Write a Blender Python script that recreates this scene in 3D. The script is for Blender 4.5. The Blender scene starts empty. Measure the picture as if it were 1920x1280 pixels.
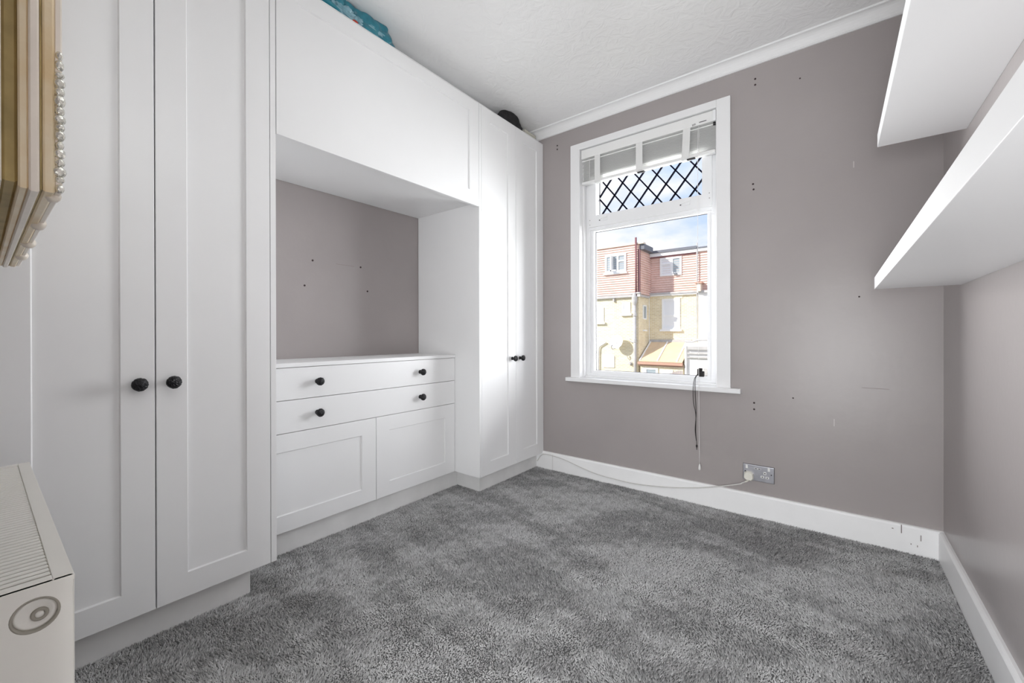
import bpy, bmesh, math, random
import numpy as np
from mathutils import Vector, Matrix

random.seed(7)
rng = np.random.default_rng(7)
scene = bpy.context.scene
COL = scene.collection

# ------------------------------------------------------------------ camera
H = 0.9932                       # lens height above the carpet
YAW, PITCH, ROLL = math.radians(37.90), math.radians(-0.1134), math.radians(-0.108)
fwd = Vector((-math.sin(YAW) * math.cos(PITCH), math.cos(YAW) * math.cos(PITCH), math.sin(PITCH)))
r0 = Vector((math.cos(YAW), math.sin(YAW), 0))
u0 = r0.cross(fwd)
rr = r0 * math.cos(ROLL) + u0 * math.sin(ROLL)
uu = -r0 * math.sin(ROLL) + u0 * math.cos(ROLL)
cam_d = bpy.data.cameras.new('camera')
cam = bpy.data.objects.new('camera', cam_d)
COL.objects.link(cam)
M = Matrix((rr, uu, -fwd)).transposed().to_4x4()
M.translation = Vector((0, 0, H))
cam.matrix_world = M
cam_d.sensor_width = 36
cam_d.lens = 36 * 778.6 / 1920
cam_d.shift_y = -10.27 / 1920
cam_d.clip_start = 0.01
cam_d.clip_end = 300
scene.camera = cam

# ------------------------------------------------------------------ sky, sun, lights, exposure
world = bpy.data.worlds.new('sky')
scene.world = world
world.use_nodes = True
wn, wl = world.node_tree.nodes, world.node_tree.links
wn.clear()
tc = wn.new('ShaderNodeTexCoord')
mp = wn.new('ShaderNodeMapping'); mp.inputs['Scale'].default_value = (1, 1, 2.2); mp.inputs['Location'].default_value = (0.35, 0.1, 0.2)
ns = wn.new('ShaderNodeTexNoise'); ns.inputs['Scale'].default_value = 3.2; ns.inputs['Detail'].default_value = 7; ns.inputs['Roughness'].default_value = 0.56
cr = wn.new('ShaderNodeValToRGB')
cr.color_ramp.elements[0].position = 0.42; cr.color_ramp.elements[0].color = (0.56, 0.70, 1.0, 1)
cr.color_ramp.elements[1].position = 0.60; cr.color_ramp.elements[1].color = (0.98, 0.97, 1.0, 1)
bg = wn.new('ShaderNodeBackground'); bg.inputs['Strength'].default_value = 0.98
wo = wn.new('ShaderNodeOutputWorld')
wl.new(tc.outputs['Generated'], mp.inputs['Vector']); wl.new(mp.outputs['Vector'], ns.inputs['Vector'])
wl.new(ns.outputs['Fac'], cr.inputs['Fac']); wl.new(cr.outputs['Color'], bg.inputs['Color']); wl.new(bg.outputs['Background'], wo.inputs['Surface'])

def light(name, kind, loc, power, direction=None, size=(1, 1), color=(1, 1, 1), **kw):
    d = bpy.data.lights.new(name, kind)
    d.energy = power; d.color = color
    if kind == 'AREA':
        d.shape = 'RECTANGLE'; d.size, d.size_y = size
    for k, v in kw.items():
        setattr(d, k, v)
    o = bpy.data.objects.new(name, d); COL.objects.link(o)
    o.location = loc
    if direction is not None:
        o.rotation_euler = Vector(direction).to_track_quat('-Z', 'Y').to_euler()
    return o

light('sun', 'SUN', (-5, -10, 12), 4.6, (0.77, 1.0, -0.75), color=(1.0, 0.95, 0.86), angle=math.radians(0.6))
# landing light coming through the open door beside the camera, plus an added fill
light('landing_light', 'AREA', (0.10, -0.75, 0.85), 38, (-0.55, 1, 0.26), (0.6, 1.4), (0.968, 0.986, 1.0))
light('landing_fill', 'AREA', (-0.42, -0.70, 0.90), 10, (0.35, 1, 0.18), (0.5, 1.4), (0.968, 0.986, 1.0))  # added fill lamp, unseen; brightens the right wall and shelves
# unseen fill light added above the frame to brighten doors and ceiling
light('room_fill', 'POINT', (-0.62, 0.50, 2.0), 3.6, color=(0.968, 0.986, 1.0), shadow_soft_size=0.2)
# unseen area lights added outside, beside the view, to boost the window's daylight
light('daylight_boost_right', 'AREA', (1.3, 6.2, 1.2), 600, (-2.1, -3.6, 0.1), (3.7, 3.6), (0.965, 0.985, 1.0))
light('daylight_boost_left', 'AREA', (-4.5, 5.3, 1.0), 1080, (2.4, -2.7, 0.3), (3.4, 3.6), (0.965, 0.985, 1.0))

vs = scene.view_settings
vs.view_transform = 'Standard'; vs.look = 'None'; vs.gamma = 1.0; vs.use_curve_mapping = False
vs.exposure = 0.2
scene.cycles.max_bounces = 12
scene.cycles.diffuse_bounces = 8
scene.cycles.transparent_max_bounces = 16

# ------------------------------------------------------------------ materials
def mat(name, col, rough=0.5, spec=0.4, metal=0.0, var=0.0, vscale=6.0, bump=0.0, bscale=60.0, bdetail=4, col2=None, bdist=.01, bwarp=0.0):
    m = bpy.data.materials.new(name); m.use_nodes = True
    nt = m.node_tree; N, L = nt.nodes, nt.links
    b = N['Principled BSDF']
    b.inputs['Base Color'].default_value = (*col, 1); b.inputs['Roughness'].default_value = rough
    b.inputs['Specular IOR Level'].default_value = spec; b.inputs['Metallic'].default_value = metal
    t = N.new('ShaderNodeTexCoord')
    if var > 0 or col2:
        n = N.new('ShaderNodeTexNoise'); n.inputs['Scale'].default_value = vscale; n.inputs['Detail'].default_value = 6
        L.new(t.outputs['Object'], n.inputs['Vector'])
        rp = N.new('ShaderNodeValToRGB')
        c2 = col2 if col2 else tuple(min(1, c * (1 + var)) for c in col)
        c1 = col if col2 else tuple(c * (1 - var) for c in col)
        rp.color_ramp.elements[0].position = 0.33; rp.color_ramp.elements[0].color = (*c1, 1)
        rp.color_ramp.elements[1].position = 0.67; rp.color_ramp.elements[1].color = (*c2, 1)
        L.new(n.outputs['Fac'], rp.inputs['Fac']); L.new(rp.outputs['Color'], b.inputs['Base Color'])
    if bump > 0:
        n2 = N.new('ShaderNodeTexNoise'); n2.inputs['Scale'].default_value = bscale; n2.inputs['Detail'].default_value = bdetail
        L.new(t.outputs['Object'], n2.inputs['Vector'])
        bp = N.new('ShaderNodeBump'); bp.inputs['Strength'].default_value = bump; bp.inputs['Distance'].default_value = bdist; n2.inputs['Distortion'].default_value = bwarp
        L.new(n2.outputs['Fac'], bp.inputs['Height']); L.new(bp.outputs['Normal'], b.inputs['Normal'])
    return m

def glass_mat(name, tint=(1, 1, 1), refl=1.0):
    m = bpy.data.materials.new(name); m.use_nodes = True
    N, L = m.node_tree.nodes, m.node_tree.links
    N.clear()
    o = N.new('ShaderNodeOutputMaterial'); mx = N.new('ShaderNodeMixShader')
    tr = N.new('ShaderNodeBsdfTransparent'); tr.inputs['Color'].default_value = (*tint, 1)
    gl = N.new('ShaderNodeBsdfGlossy'); gl.inputs['Roughness'].default_value = 0.02
    fr = N.new('ShaderNodeFresnel'); fr.inputs['IOR'].default_value = 1.35
    ge = N.new('ShaderNodeNewGeometry'); inv = N.new('ShaderNodeMath'); inv.operation = 'SUBTRACT'; inv.inputs[0].default_value = 1.0
    mu = N.new('ShaderNodeMath'); mu.operation = 'MULTIPLY'                     # reflect only on the face a ray enters
    L.new(ge.outputs['Backfacing'], inv.inputs[1]); L.new(inv.outputs[0], mu.inputs[0]); L.new(fr.outputs['Fac'], mu.inputs[1])
    L.new(mu.outputs[0], mx.inputs['Fac']); L.new(tr.outputs['BSDF'], mx.inputs[1]); L.new(gl.outputs['BSDF'], mx.inputs[2])
    L.new(mx.outputs['Shader'], o.inputs['Surface'])
    return m

def masonry_mat(name, c1, c2, mortar, bw, bh, msize=0.012, rot=False):
    m = bpy.data.materials.new(name); m.use_nodes = True
    N, L = m.node_tree.nodes, m.node_tree.links
    b = N['Principled BSDF']; b.inputs['Roughness'].default_value = 0.85; b.inputs['Specular IOR Level'].default_value = 0.15
    t = N.new('ShaderNodeTexCoord'); sp = N.new('ShaderNodeSeparateXYZ'); cb = N.new('ShaderNodeCombineXYZ'); ad = N.new('ShaderNodeMath'); ad.operation = 'ADD'
    L.new(t.outputs['Object'], sp.inputs[0]); L.new(sp.outputs['X'], ad.inputs[0]); L.new(sp.outputs['Y'], ad.inputs[1])
    L.new(ad.outputs[0], cb.inputs['X']); L.new(sp.outputs['Z'], cb.inputs['Y'])
    br = N.new('ShaderNodeTexBrick'); br.inputs['Scale'].default_value = 1
    br.inputs['Brick Width'].default_value = bw; br.inputs['Row Height'].default_value = bh; br.inputs['Mortar Size'].default_value = msize
    br.inputs['Color1'].default_value = (*c1, 1); br.inputs['Color2'].default_value = (*c2, 1); br.inputs['Mortar'].default_value = (*mortar, 1)
    L.new(cb.outputs[0], br.inputs['Vector'])
    n = N.new('ShaderNodeTexNoise'); n.inputs['Scale'].default_value = 1.7; n.inputs['Detail'].default_value = 5
    L.new(t.outputs['Object'], n.inputs['Vector'])
    mx = N.new('ShaderNodeMix'); mx.data_type = 'RGBA'; mx.blend_type = 'MULTIPLY'; mx.inputs[0].default_value = 0.5
    rp = N.new('ShaderNodeValToRGB'); rp.color_ramp.elements[0].position = .3; rp.color_ramp.elements[0].color = (.72, .70, .66, 1); rp.color_ramp.elements[1].position = .7; rp.color_ramp.elements[1].color = (1, 1, 1, 1)
    L.new(n.outputs['Fac'], rp.inputs['Fac']); L.new(br.outputs['Color'], mx.inputs[6]); L.new(rp.outputs['Color'], mx.inputs[7])
    L.new(mx.outputs[2], b.inputs['Base Color'])
    return m

MAUVE = mat('mauve_paint', (0.378, 0.346, 0.340), 0.30, 0.32, var=0.035, vscale=2.2, bump=0.05, bscale=35)
MAUVE_L = mat('mauve_paint_side', (0.378, 0.346, 0.340), 0.30, 0.32, var=0.035, vscale=2.6, bump=0.05, bscale=35)
CEIL = mat('ceiling_paint', (0.89, 0.89, 0.89), 0.8, 0.2, bump=0.45, bscale=13, bdetail=7, bdist=.014, bwarp=1.6)
PLASTER = mat('cornice_paint', (0.87, 0.87, 0.87), 0.7, 0.2)
WHITE = mat('white_gloss_paint', (0.84, 0.84, 0.845), 0.35, 0.4, var=0.012, vscale=5, bump=0.02, bscale=40)
SKIRT = mat("skirting_paint", (0.94, 0.94, 0.942), 0.4, 0.35, var=0.02, vscale=9, bump=0.05, bscale=30)
CAB = mat("cabinet_paint", (0.865, 0.868, 0.872), 0.33, 0.45, var=0.01, vscale=3)
CABIN = mat("cabinet_board", (0.865, 0.868, 0.872), 0.45, 0.35, var=0.01, vscale=3)
PLINTH = mat('plinth_board', (0.80, 0.80, 0.795), 0.5, 0.3, var=0.05, vscale=7)
SHELF = mat("shelf_laminate", (0.88, 0.882, 0.886), 0.4, 0.4)
UPVC = mat('upvc', (0.86, 0.865, 0.875), 0.3, 0.45)
BLINDM = mat('blind_slat', (0.84, 0.84, 0.83), 0.4, 0.4)
TAPE = mat('blind_tape', (0.80, 0.80, 0.79), 0.8, 0.2, bump=0.3, bscale=300)
BLACK = mat('black_iron', (0.006, 0.0055, 0.008), 0.24, 0.4, bump=0.6, bscale=190, bdetail=2)
CORD_BLACK = mat('black_cord', (0.012, 0.010, 0.010), 0.6)
CORD_WHITE = mat('white_cord', (0.86, 0.85, 0.84), 0.5)
FLEX = mat('flex_sheath', (0.66, 0.65, 0.63), 0.5)  # greyed to carry the cable's shadow outline in its colour
LEAD = mat('lead_strip', (0.004, 0.0045, 0.012), 0.9, 0.05)
STEEL = mat('brushed_steel', (0.50, 0.50, 0.54), 0.32, 0.5, metal=0.85, var=0.05, vscale=40)
PLASTIC = mat('white_plastic', (0.84, 0.84, 0.82), 0.35, 0.4)
PLUG = mat('cream_plug', (0.80, 0.78, 0.70), 0.4, 0.4)
DARK = mat('dark_slot', (0.02, 0.018, 0.02), 0.7)
HOLE = mat('hole_dark', (0.035, 0.02, 0.022), 0.8)
SCUFF = mat('scuff', (0.27, 0.23, 0.22), 0.6)
FILLER = mat('filler_mark', (0.60, 0.57, 0.56), 0.6)
RAD = mat('radiator_enamel', (0.88, 0.87, 0.815), 0.35, 0.45, var=0.015, vscale=8)
RADIN = mat('radiator_rim', (0.36, 0.34, 0.29), 0.5, 0.3)
GOLD = mat('gilt_wood', (0.80, 0.62, 0.36), 0.33, 0.5, metal=0.1, col2=(0.92, 0.82, 0.62), vscale=14, bump=0.25, bscale=24)
GOLD_P = mat('pale_gilt', (0.94, 0.87, 0.77), 0.28, 0.5, metal=0.05, var=0.05, vscale=12)
GOLD_D = mat('dark_gilt', (0.44, 0.34, 0.15), 0.5, 0.3, metal=0.2, var=0.2, vscale=18)
SILVERED = mat('silvered_bead', (0.80, 0.79, 0.72), 0.18, 0.6, metal=0.8, bump=0.5, bscale=90)
MIRROR = mat('mirror_glass', (0.85, 0.86, 0.86), 0.03, 0.5, metal=1.0)
TEAL = mat('teal_plastic', (0.012, 0.135, 0.19), 0.28, 0.55, col2=(0.03, 0.24, 0.31), vscale=22, bump=0.5, bscale=40)
TEAL_P = mat('pale_teal_plastic', (0.16, 0.33, 0.40), 0.3, 0.5, col2=(0.28, 0.45, 0.52), vscale=30)
REDP = mat('red_print', (0.45, 0.03, 0.01), 0.4)
CHAR = mat('charcoal_fabric', (0.020, 0.020, 0.021), 0.75, 0.2, col2=(0.035, 0.034, 0.036), vscale=30, bump=0.4, bscale=70)
CARD = mat('beige_card', (0.55, 0.54, 0.47), 0.7, 0.2)
FLOORM = mat('carpet_backing', (0.16, 0.16, 0.16), 0.9, 0.1)
PANE = glass_mat('window_glass')
# outside: brick and tile colours paled to paint in haze and overexposure
BRICK_Y = masonry_mat('yellow_stock_brick', (0.86, 0.76, 0.53), (0.75, 0.64, 0.42), (0.87, 0.82, 0.70), 0.225, 0.075)
BRICK_P = masonry_mat('pale_stock_brick', (0.90, 0.82, 0.60), (0.80, 0.71, 0.48), (0.92, 0.88, 0.76), 0.225, 0.075)
TILE = masonry_mat('red_hanging_tile', (0.87, 0.66, 0.59), (0.81, 0.60, 0.53), (0.72, 0.51, 0.46), 0.17, 0.115, 0.004)
RENDER = mat('white_render', (0.88, 0.87, 0.86), 0.8, 0.2, var=0.02, vscale=1.5)
EXT_WHITE = mat('outdoor_white_paint', (0.88, 0.88, 0.88), 0.5, 0.3)
EXT_GLASS = mat('outdoor_dark_glass', (0.34, 0.40, 0.44), 0.08, 0.8)
EXT_BLIND = mat('net_curtain', (0.84, 0.85, 0.87), 0.7, 0.3)
SLATE = mat('slate_edge', (0.16, 0.17, 0.20), 0.6, 0.3)
PIPE_G = mat('grey_pipe', (0.48, 0.47, 0.47), 0.5, 0.3, var=0.1, vscale=4)
PIPE_R = mat('maroon_pipe', (0.22, 0.10, 0.11), 0.5, 0.3)
STONE = mat('stone_coping', (0.74, 0.66, 0.56), 0.8, 0.2, var=0.08, vscale=3)
COPPER = mat('tan_roof_felt', (0.70, 0.54, 0.37), 0.8, 0.2, var=0.08, vscale=2)
RUST = mat('brown_gutter', (0.50, 0.31, 0.24), 0.6, 0.3)
FENCE = mat('grey_timber', (0.45, 0.40, 0.40), 0.8, 0.2)
EARTH = mat('garden_ground', (0.25, 0.24, 0.16), 0.95, 0.1, var=0.2, vscale=1.0)

# ------------------------------------------------------------------ helpers
def link(name, me, m=None, parent=None, smooth=False):
    o = bpy.data.objects.new(name, me); COL.objects.link(o)
    if m is not None:
        me.materials.append(m)
    if smooth:
        for p in me.polygons:
            p.use_smooth = True
    if parent is not None:
        o.parent = parent
        o.matrix_parent_inverse = Matrix.Translation(parent.location).inverted() @ Matrix.Identity(4) if parent.parent is None else Matrix.Identity(4)
        o.matrix_parent_inverse = world_of(parent).inverted()
    return o

def world_of(o):
    m = Matrix.Translation(o.location) @ o.rotation_euler.to_matrix().to_4x4() @ Matrix.Diagonal((*o.scale, 1))
    if o.parent is not None:
        m = world_of(o.parent) @ o.matrix_parent_inverse @ m
    return m

def empty(name, loc):
    o = bpy.data.objects.new(name, None); COL.objects.link(o); o.location = loc; o.empty_display_size = 0.05
    return o

def tag(o, label, cat, group=None, kind=None):
    if label: o['label'] = label
    if cat: o['category'] = cat
    if group: o['group'] = group
    if kind: o['kind'] = kind
    return o

def struct(o, label=None):
    o['kind'] = 'structure'
    if label: o['label'] = label
    return o

def add_box(bm, x0, x1, y0, y1, z0, z1, bev=0.0, seg=2):
    v = [bm.verts.new((x, y, z)) for z in (z0, z1) for y in (y0, y1) for x in (x0, x1)]
    fs = [(0, 2, 3, 1), (4, 5, 7, 6), (0, 1, 5, 4), (2, 6, 7, 3), (0, 4, 6, 2), (1, 3, 7, 5)]
    f = [bm.faces.new([v[i] for i in q]) for q in fs]
    if bev > 0:
        es = list({e for q in f for e in q.edges})
        bmesh.ops.bevel(bm, geom=es, offset=bev, segments=seg, affect='EDGES', profile=0.6)

def box(name, x0, x1, y0, y1, z0, z1, m, parent=None, bev=0.0, seg=2):
    x0, x1 = min(x0, x1), max(x0, x1); y0, y1 = min(y0, y1), max(y0, y1); z0, z1 = min(z0, z1), max(z0, z1)
    bm = bmesh.new(); add_box(bm, x0, x1, y0, y1, z0, z1, bev, seg)
    return from_bm(name, bm, m, parent)

def boxes(name, bl, m, parent=None, bev=0.0):
    bm = bmesh.new()
    for b in bl: add_box(bm, *b, bev)
    return from_bm(name, bm, m, parent)

def from_bm(name, bm, m, parent=None, smooth=False):
    bmesh.ops.recalc_face_normals(bm, faces=bm.faces[:])
    me = bpy.data.meshes.new(name); bm.to_mesh(me); bm.free()
    return link(name, me, m, parent, smooth)

def lathe(bm, origin, axis, prof, n=24):
    """prof: (distance along the axis, radius)."""
    ax = Vector(axis).normalized(); t = Vector((0, 0, 1)) if abs(ax.z) < .9 else Vector((1, 0, 0))
    a = ax.cross(t).normalized(); b = ax.cross(a); o = Vector(origin)
    rings = []
    for d, r in prof:
        if r < 1e-6: rings.append([bm.verts.new(o + ax * d)])
        else: rings.append([bm.verts.new(o + ax * d + (a * math.cos(k * 2 * math.pi / n) + b * math.sin(k * 2 * math.pi / n)) * r) for k in range(n)])
    for q, w in zip(rings, rings[1:]):
        for k in range(n):
            k2 = (k + 1) % n
            if len(q) == 1 and len(w) == 1: continue
            if len(q) == 1: bm.faces.new((q[0], w[k], w[k2]))
            elif len(w) == 1: bm.faces.new((q[k], q[k2], w[0]))
            else: bm.faces.new((q[k], q[k2], w[k2], w[k]))
    for q in (rings[0], rings[-1]):
        if len(q) > 1: bm.faces.new(q)

def tube(name, pts, r, m, parent=None, n=8, res=6):
    """round cord along a smoothed polyline."""
    P = [Vector(p) for p in pts]; C = []
    for i in range(len(P) - 1):
        p0 = P[max(i - 1, 0)]; p1 = P[i]; p2 = P[i + 1]; p3 = P[min(i + 2, len(P) - 1)]
        for k in range(res):
            t = k / res
            C.append(0.5 * ((2 * p1) + (p2 - p0) * t + (2 * p0 - 5 * p1 + 4 * p2 - p3) * t * t + (3 * p1 - p0 - 3 * p2 + p3) * t ** 3))
    C.append(P[-1])
    bm = bmesh.new(); rings = []; prev = None
    for i, c in enumerate(C):
        d = (C[min(i + 1, len(C) - 1)] - C[max(i - 1, 0)]).normalized()
        if prev is None:
            prev = d.orthogonal().normalized()
        a = (prev - d * prev.dot(d)).normalized(); prev = a; b = d.cross(a)
        rings.append([bm.verts.new(c + (a * math.cos(2 * math.pi * k / n) + b * math.sin(2 * math.pi * k / n)) * r) for k in range(n)])
    for q, w in zip(rings, rings[1:]):
        for k in range(n): bm.faces.new((q[k], q[(k + 1) % n], w[(k + 1) % n], w[k]))
    bm.faces.new(rings[0]); bm.faces.new(rings[-1])
    return from_bm(name, bm, m, parent, True)

def extrude_profile(name, prof, axis, a0, a1, m, parent=None, smooth=False):
    """prof: closed polygon of 2D points. axis 'x': points are (y,z); axis 'y': points are (x,z); axis 'z': (x,y)."""
    bm = bmesh.new()
    def P(q, a): return (a, q[0], q[1]) if axis == 'x' else ((q[0], a, q[1]) if axis == 'y' else (q[0], q[1], a))
    A = [bm.verts.new(P(q, a0)) for q in prof]; B = [bm.verts.new(P(q, a1)) for q in prof]; n = len(prof)
    for k in range(n): bm.faces.new((A[k], A[(k + 1) % n], B[(k + 1) % n], B[k]))
    bm.faces.new(A); bm.faces.new(B)
    return from_bm(name, bm, m, parent, smooth)

# ------------------------------------------------------------------ room dimensions (metres)
D, XR, XN, YN = 2.600, 0.375, -2.303, -0.070      # window wall, right wall, left wall, wall beside the camera
ZC, ZTOP = 2.457, 2.518                           # cornice underside, ceiling
XF, XD = -1.724, -1.939                           # wardrobe fronts, drawer fronts
WX0, WX1, WZ0, WZ1 = -1.4105, -0.535, 0.668, 2.288   # window opening

# ------------------------------------------------------------------ shell
floor = struct(box('floor', XN - .2, XR + .2, -1.6, D + .3, -.12, 0.0, FLOORM))
ceiling = struct(box('ceiling', XN - .2, XR + .2, -1.6, D + .3, ZTOP, ZTOP + .15, CEIL))
wall_left = struct(box('wall_left', XN - .2, XN, -1.6, D + .3, 0, ZTOP, MAUVE_L))
wall_right = struct(box('wall_right', XR, XR + .2, -1.6, D + .3, 0, ZTOP, MAUVE))
wall_back = struct(boxes('wall_back', [
    (XN, WX0 - .01, D, D + .15, 0, ZTOP), (WX1 + .01, XR, D, D + .15, 0, ZTOP),
    (WX0 - .01, WX1 + .01, D, D + .15, 0, WZ0), (WX0 - .01, WX1 + .01, D, D + .15, WZ1 + .012, ZTOP)], MAUVE))
wall_near = struct(boxes('wall_near', [(XN, -.52, YN - .12, YN, 0, ZTOP), (-.52, XR, YN - .12, YN, 2.05, ZTOP), (.31, XR, YN - .12, YN, 0, 2.05)], MAUVE))
wall_landing = struct(box('wall_landing', XN, XR, -1.6, -1.5, 0, ZTOP, CEIL))

# cornice along the window wall
cov = [(D, ZC), (D - .008, ZC), (D - .014, ZC + .006)]
for k in range(7):
    t = k / 6 * math.pi / 2
    cov.append((D - .014 - .036 * (1 - math.cos(t)), ZC + .006 + .046 * math.sin(t)))
cov += [(D - .055, ZC + .052), (D - .055, ZTOP), (D, ZTOP)]
struct(extrude_profile('trim_1', cov, 'x', XN, XR, PLASTER))

# skirting boards
sk = [(D, 0), (D - .018, 0), (D - .018, .118), (D - .014, .126), (D - .008, .1285), (D, .1285)]
baseboard_back = struct(extrude_profile('baseboard_back', sk, 'x', -1.79, XR, SKIRT))
sk = [(XR, 0), (XR - .018, 0), (XR - .018, .118), (XR - .014, .126), (XR - .008, .1285), (XR, .1285)]
struct(extrude_profile('baseboard_right', sk, 'y', YN, D - .018, SKIRT))
box('paint_seam', -1.636, -1.6348, D - .0186, D - .0178, .004, .117, SCUFF, baseboard_back)
for k, (x, z, w, h) in enumerate([(.236, .088, .0035, .038), (.300, .070, .003, .026), (.289, .040, .003, .008), (.205, .10, .006, .004), (.268, .045, .003, .006)]):
    box('paint_chip', x, x + w, D - .0186, D - .0176, z, z + h, SCUFF, baseboard_back)

# carpet pile: nobody could count the tufts
def carpet():
    sp = 0.0052
    xs = np.arange(XN + .3, XR - .018, sp); ys = np.arange(YN - .02, D - .018, sp)
    X, Y = np.meshgrid(xs, ys); X = X.ravel(); Y = Y.ravel(); n = len(X)
    X = X + rng.uniform(-.5, .5, n) * sp; Y = Y + rng.uniform(-.5, .5, n) * sp
    def field(seed, scales):
        r = np.random.default_rng(seed); f = np.zeros(n)
        for s, a in scales:
            for _ in range(7):
                th = r.uniform(0, 2 * np.pi); k = 2 * np.pi / s * r.uniform(.7, 1.4); f += a * np.sin(k * (X * np.cos(th) + Y * np.sin(th)) + r.uniform(0, 6.28))
        return f / 2.2
    fa = field(1, [(.9, 1.0), (.33, .8), (.12, .5)]); fb = field(2, [(.8, 1.0), (.28, .8), (.1, .5)])
    h = rng.uniform(.006, .0105, n)
    tx = .0045 * np.tanh(fa) + rng.normal(0, .0026, n); ty = .0045 * np.tanh(fb) + rng.normal(0, .0026, n)
    base = rng.uniform(.0024, .0036, n); a0 = rng.uniform(0, 2 * np.pi, n)
    V = np.zeros((n, 4, 3))
    for k in range(3):
        V[:, k, 0] = X + base * np.cos(a0 + k * 2.0944); V[:, k, 1] = Y + base * np.sin(a0 + k * 2.0944); V[:, k, 2] = .0005
    V[:, 3, 0] = X + tx; V[:, 3, 1] = Y + ty; V[:, 3, 2] = h
    V[:, :, 0] = np.minimum(V[:, :, 0], XR - .018); V[:, :, 1] = np.minimum(V[:, :, 1], D - .018)
    me = bpy.data.meshes.new('carpet_pile'); me.vertices.add(n * 4); me.vertices.foreach_set('co', V.ravel())
    i = np.arange(n) * 4
    F = np.stack([i, i + 1, i + 3, i + 1, i + 2, i + 3, i + 2, i, i + 3], 1).astype(np.int32).ravel()
    me.loops.add(len(F)); me.loops.foreach_set('vertex_index', F)
    me.polygons.add(n * 3); me.polygons.foreach_set('loop_start', (np.arange(n * 3) * 3).astype(np.int32))
    me.update(calc_edges=True)
    # tone varies from tuft to tuft; brushed-nap shading is painted in as broad patches
    nap_shade = np.tanh(.8 * field(5, [(.75, 1.0), (.26, .8), (.09, .6)]))
    sh = .53 * (1 + .25 * nap_shade + rng.normal(0, .20, n)); sh = np.clip(sh, .16, .85)
    at = me.attributes.new('tuft', 'FLOAT', 'POINT'); at.data.foreach_set('value', np.repeat(sh, 4))
    m = bpy.data.materials.new('carpet_wool'); m.use_nodes = True
    N, L = m.node_tree.nodes, m.node_tree.links; b = N['Principled BSDF']
    b.inputs['Roughness'].default_value = .9; b.inputs['Specular IOR Level'].default_value = .1
    a = N.new('ShaderNodeAttribute'); a.attribute_name = 'tuft'
    L.new(a.outputs['Fac'], b.inputs['Base Color'])
    o = link('carpet_pile', me, m)
    return tag(o, 'grey cut-pile carpet covering the whole floor', 'carpet', kind='stuff')
carpet()

# old screw holes and marks in the walls
def disc(name, c, axis, r, m, parent):
    bm = bmesh.new(); lathe(bm, c, axis, [(0, r), (.0012, r * .96), (.0006, r * .6), (.0006, 0)], 12)
    return from_bm(name, bm, m, parent)
for x, z in [(-.3435, 2.3846), (-.3435, 2.3527), (-.354, 1.8155), (-.3515, 1.7859), (-.3497, .6214), (-.3497, .5864), (-1.6015, 2.3762), (-1.6015, 2.3489)]:
    disc('screw_hole', (x, D, z), (0, -1, 0), .0052, HOLE, wall_back)
for x, z in [(-.1429, 2.3111), (-.1732, .6638), (.0908, 1.1751)]:
    disc('screw_hole', (x, D, z), (0, -1, 0), .0038, HOLE, wall_back)
box('scratch', .100, .199, D - .0008, D + .001, .7376, .7392, SCUFF, wall_back)
box('scratch', .069, .072, D - .0008, D + .001, 1.80, 1.83, FILLER, wall_back)
box('scratch', -.006, -.003, D - .0008, D + .001, .54, .575, FILLER, wall_back)
for y, z in [(1.147, 1.4127), (1.102, 1.2687), (1.444, 1.412), (1.491, 1.2684)]:
    disc('screw_hole', (XN, y, z), (1, 0, 0), .0055, HOLE, wall_left)
box('scratch', XN - .001, XN + .0008, 1.285, 1.40, 1.411, 1.4125, SCUFF, wall_left)

# ------------------------------------------------------------------ window
win = struct(empty('window_1', ((WX0 + WX1) / 2, D, WZ0)))
yi = D - .018
arch = [(-1.4824, yi), (-1.4824, D), (WX0, D), (WX0, yi + .002), (WX0 - .004, yi), (WX0 - .010, yi + .002), (WX0 - .014, yi)]
box('architrave', -1.4824, WX0, yi, D, .694, 2.3318, WHITE, win, .003)
box('architrave', WX1, -.4626, yi, D, .694, 2.3318, WHITE, win, .003)
box('architrave', WX0, WX1, yi, D, 2.288, 2.3318, WHITE, win, .002)
box('window_sill', -1.5137, -.4091, D - .042, D + .075, .668, .6955, WHITE, win, .005, 3)
box('reveal', WX0 - .012, WX0, D - .004, D + .152, .690, 2.30, WHITE, win)
box('reveal', WX1, WX1 + .012, D - .004, D + .152, .690, 2.30, WHITE, win)
box('reveal', WX0 - .012, WX1 + .012, D - .004, D + .152, 2.288, 2.302, WHITE, win)
box('stop_bead', WX0, WX0 + .012, D + .030, D + .066, .6955, 2.288, WHITE, win, .002)
box('stop_bead', WX1 - .012, WX1, D + .030, D + .066, .6955, 2.288, WHITE, win, .002)
box('stop_bead', WX0 + .012, WX1 - .012, D + .035, D + .066, .6955, .708, WHITE, win, .002)
GY = D + .1148
F0, F1 = D + .066, D + .135
fr = boxes('outer_frame', [(WX0, -1.372, F0, F1, .6955, 2.288), (-.578, WX1, F0, F1, .6955, 2.288),
                           (-1.372, -.578, F0, F1, .6955, .722), (-1.372, -.578, F0, F1, 2.262, 2.288),
                           (-1.372, -.578, F0, F1, 1.7335, 1.768)], UPVC, win)
boxes('glazing_bead', [(-1.372, -1.3495, F0 + .012, F1 - .01, .722, 1.7335), (-.6036, -.578, F0 + .012, F1 - .01, .722, 1.7335),
                       (-1.3495, -.6036, F0 + .012, F1 - .01, .722, .7425), (-1.3495, -.6036, F0 + .012, F1 - .01, 1.726, 1.7335)], UPVC, win)
boxes('gasket', [(-1.3497, -1.3475, GY - .004, GY + .004, .7425, 1.726), (-.6056, -.6034, GY - .004, GY + .004, .7425, 1.726),
                 (-1.3497, -.6036, GY - .004, GY + .004, .7422, .7446), (-1.3497, -.6036, GY - .004, GY + .004, 1.724, 1.7262)], DARK, win)
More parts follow.
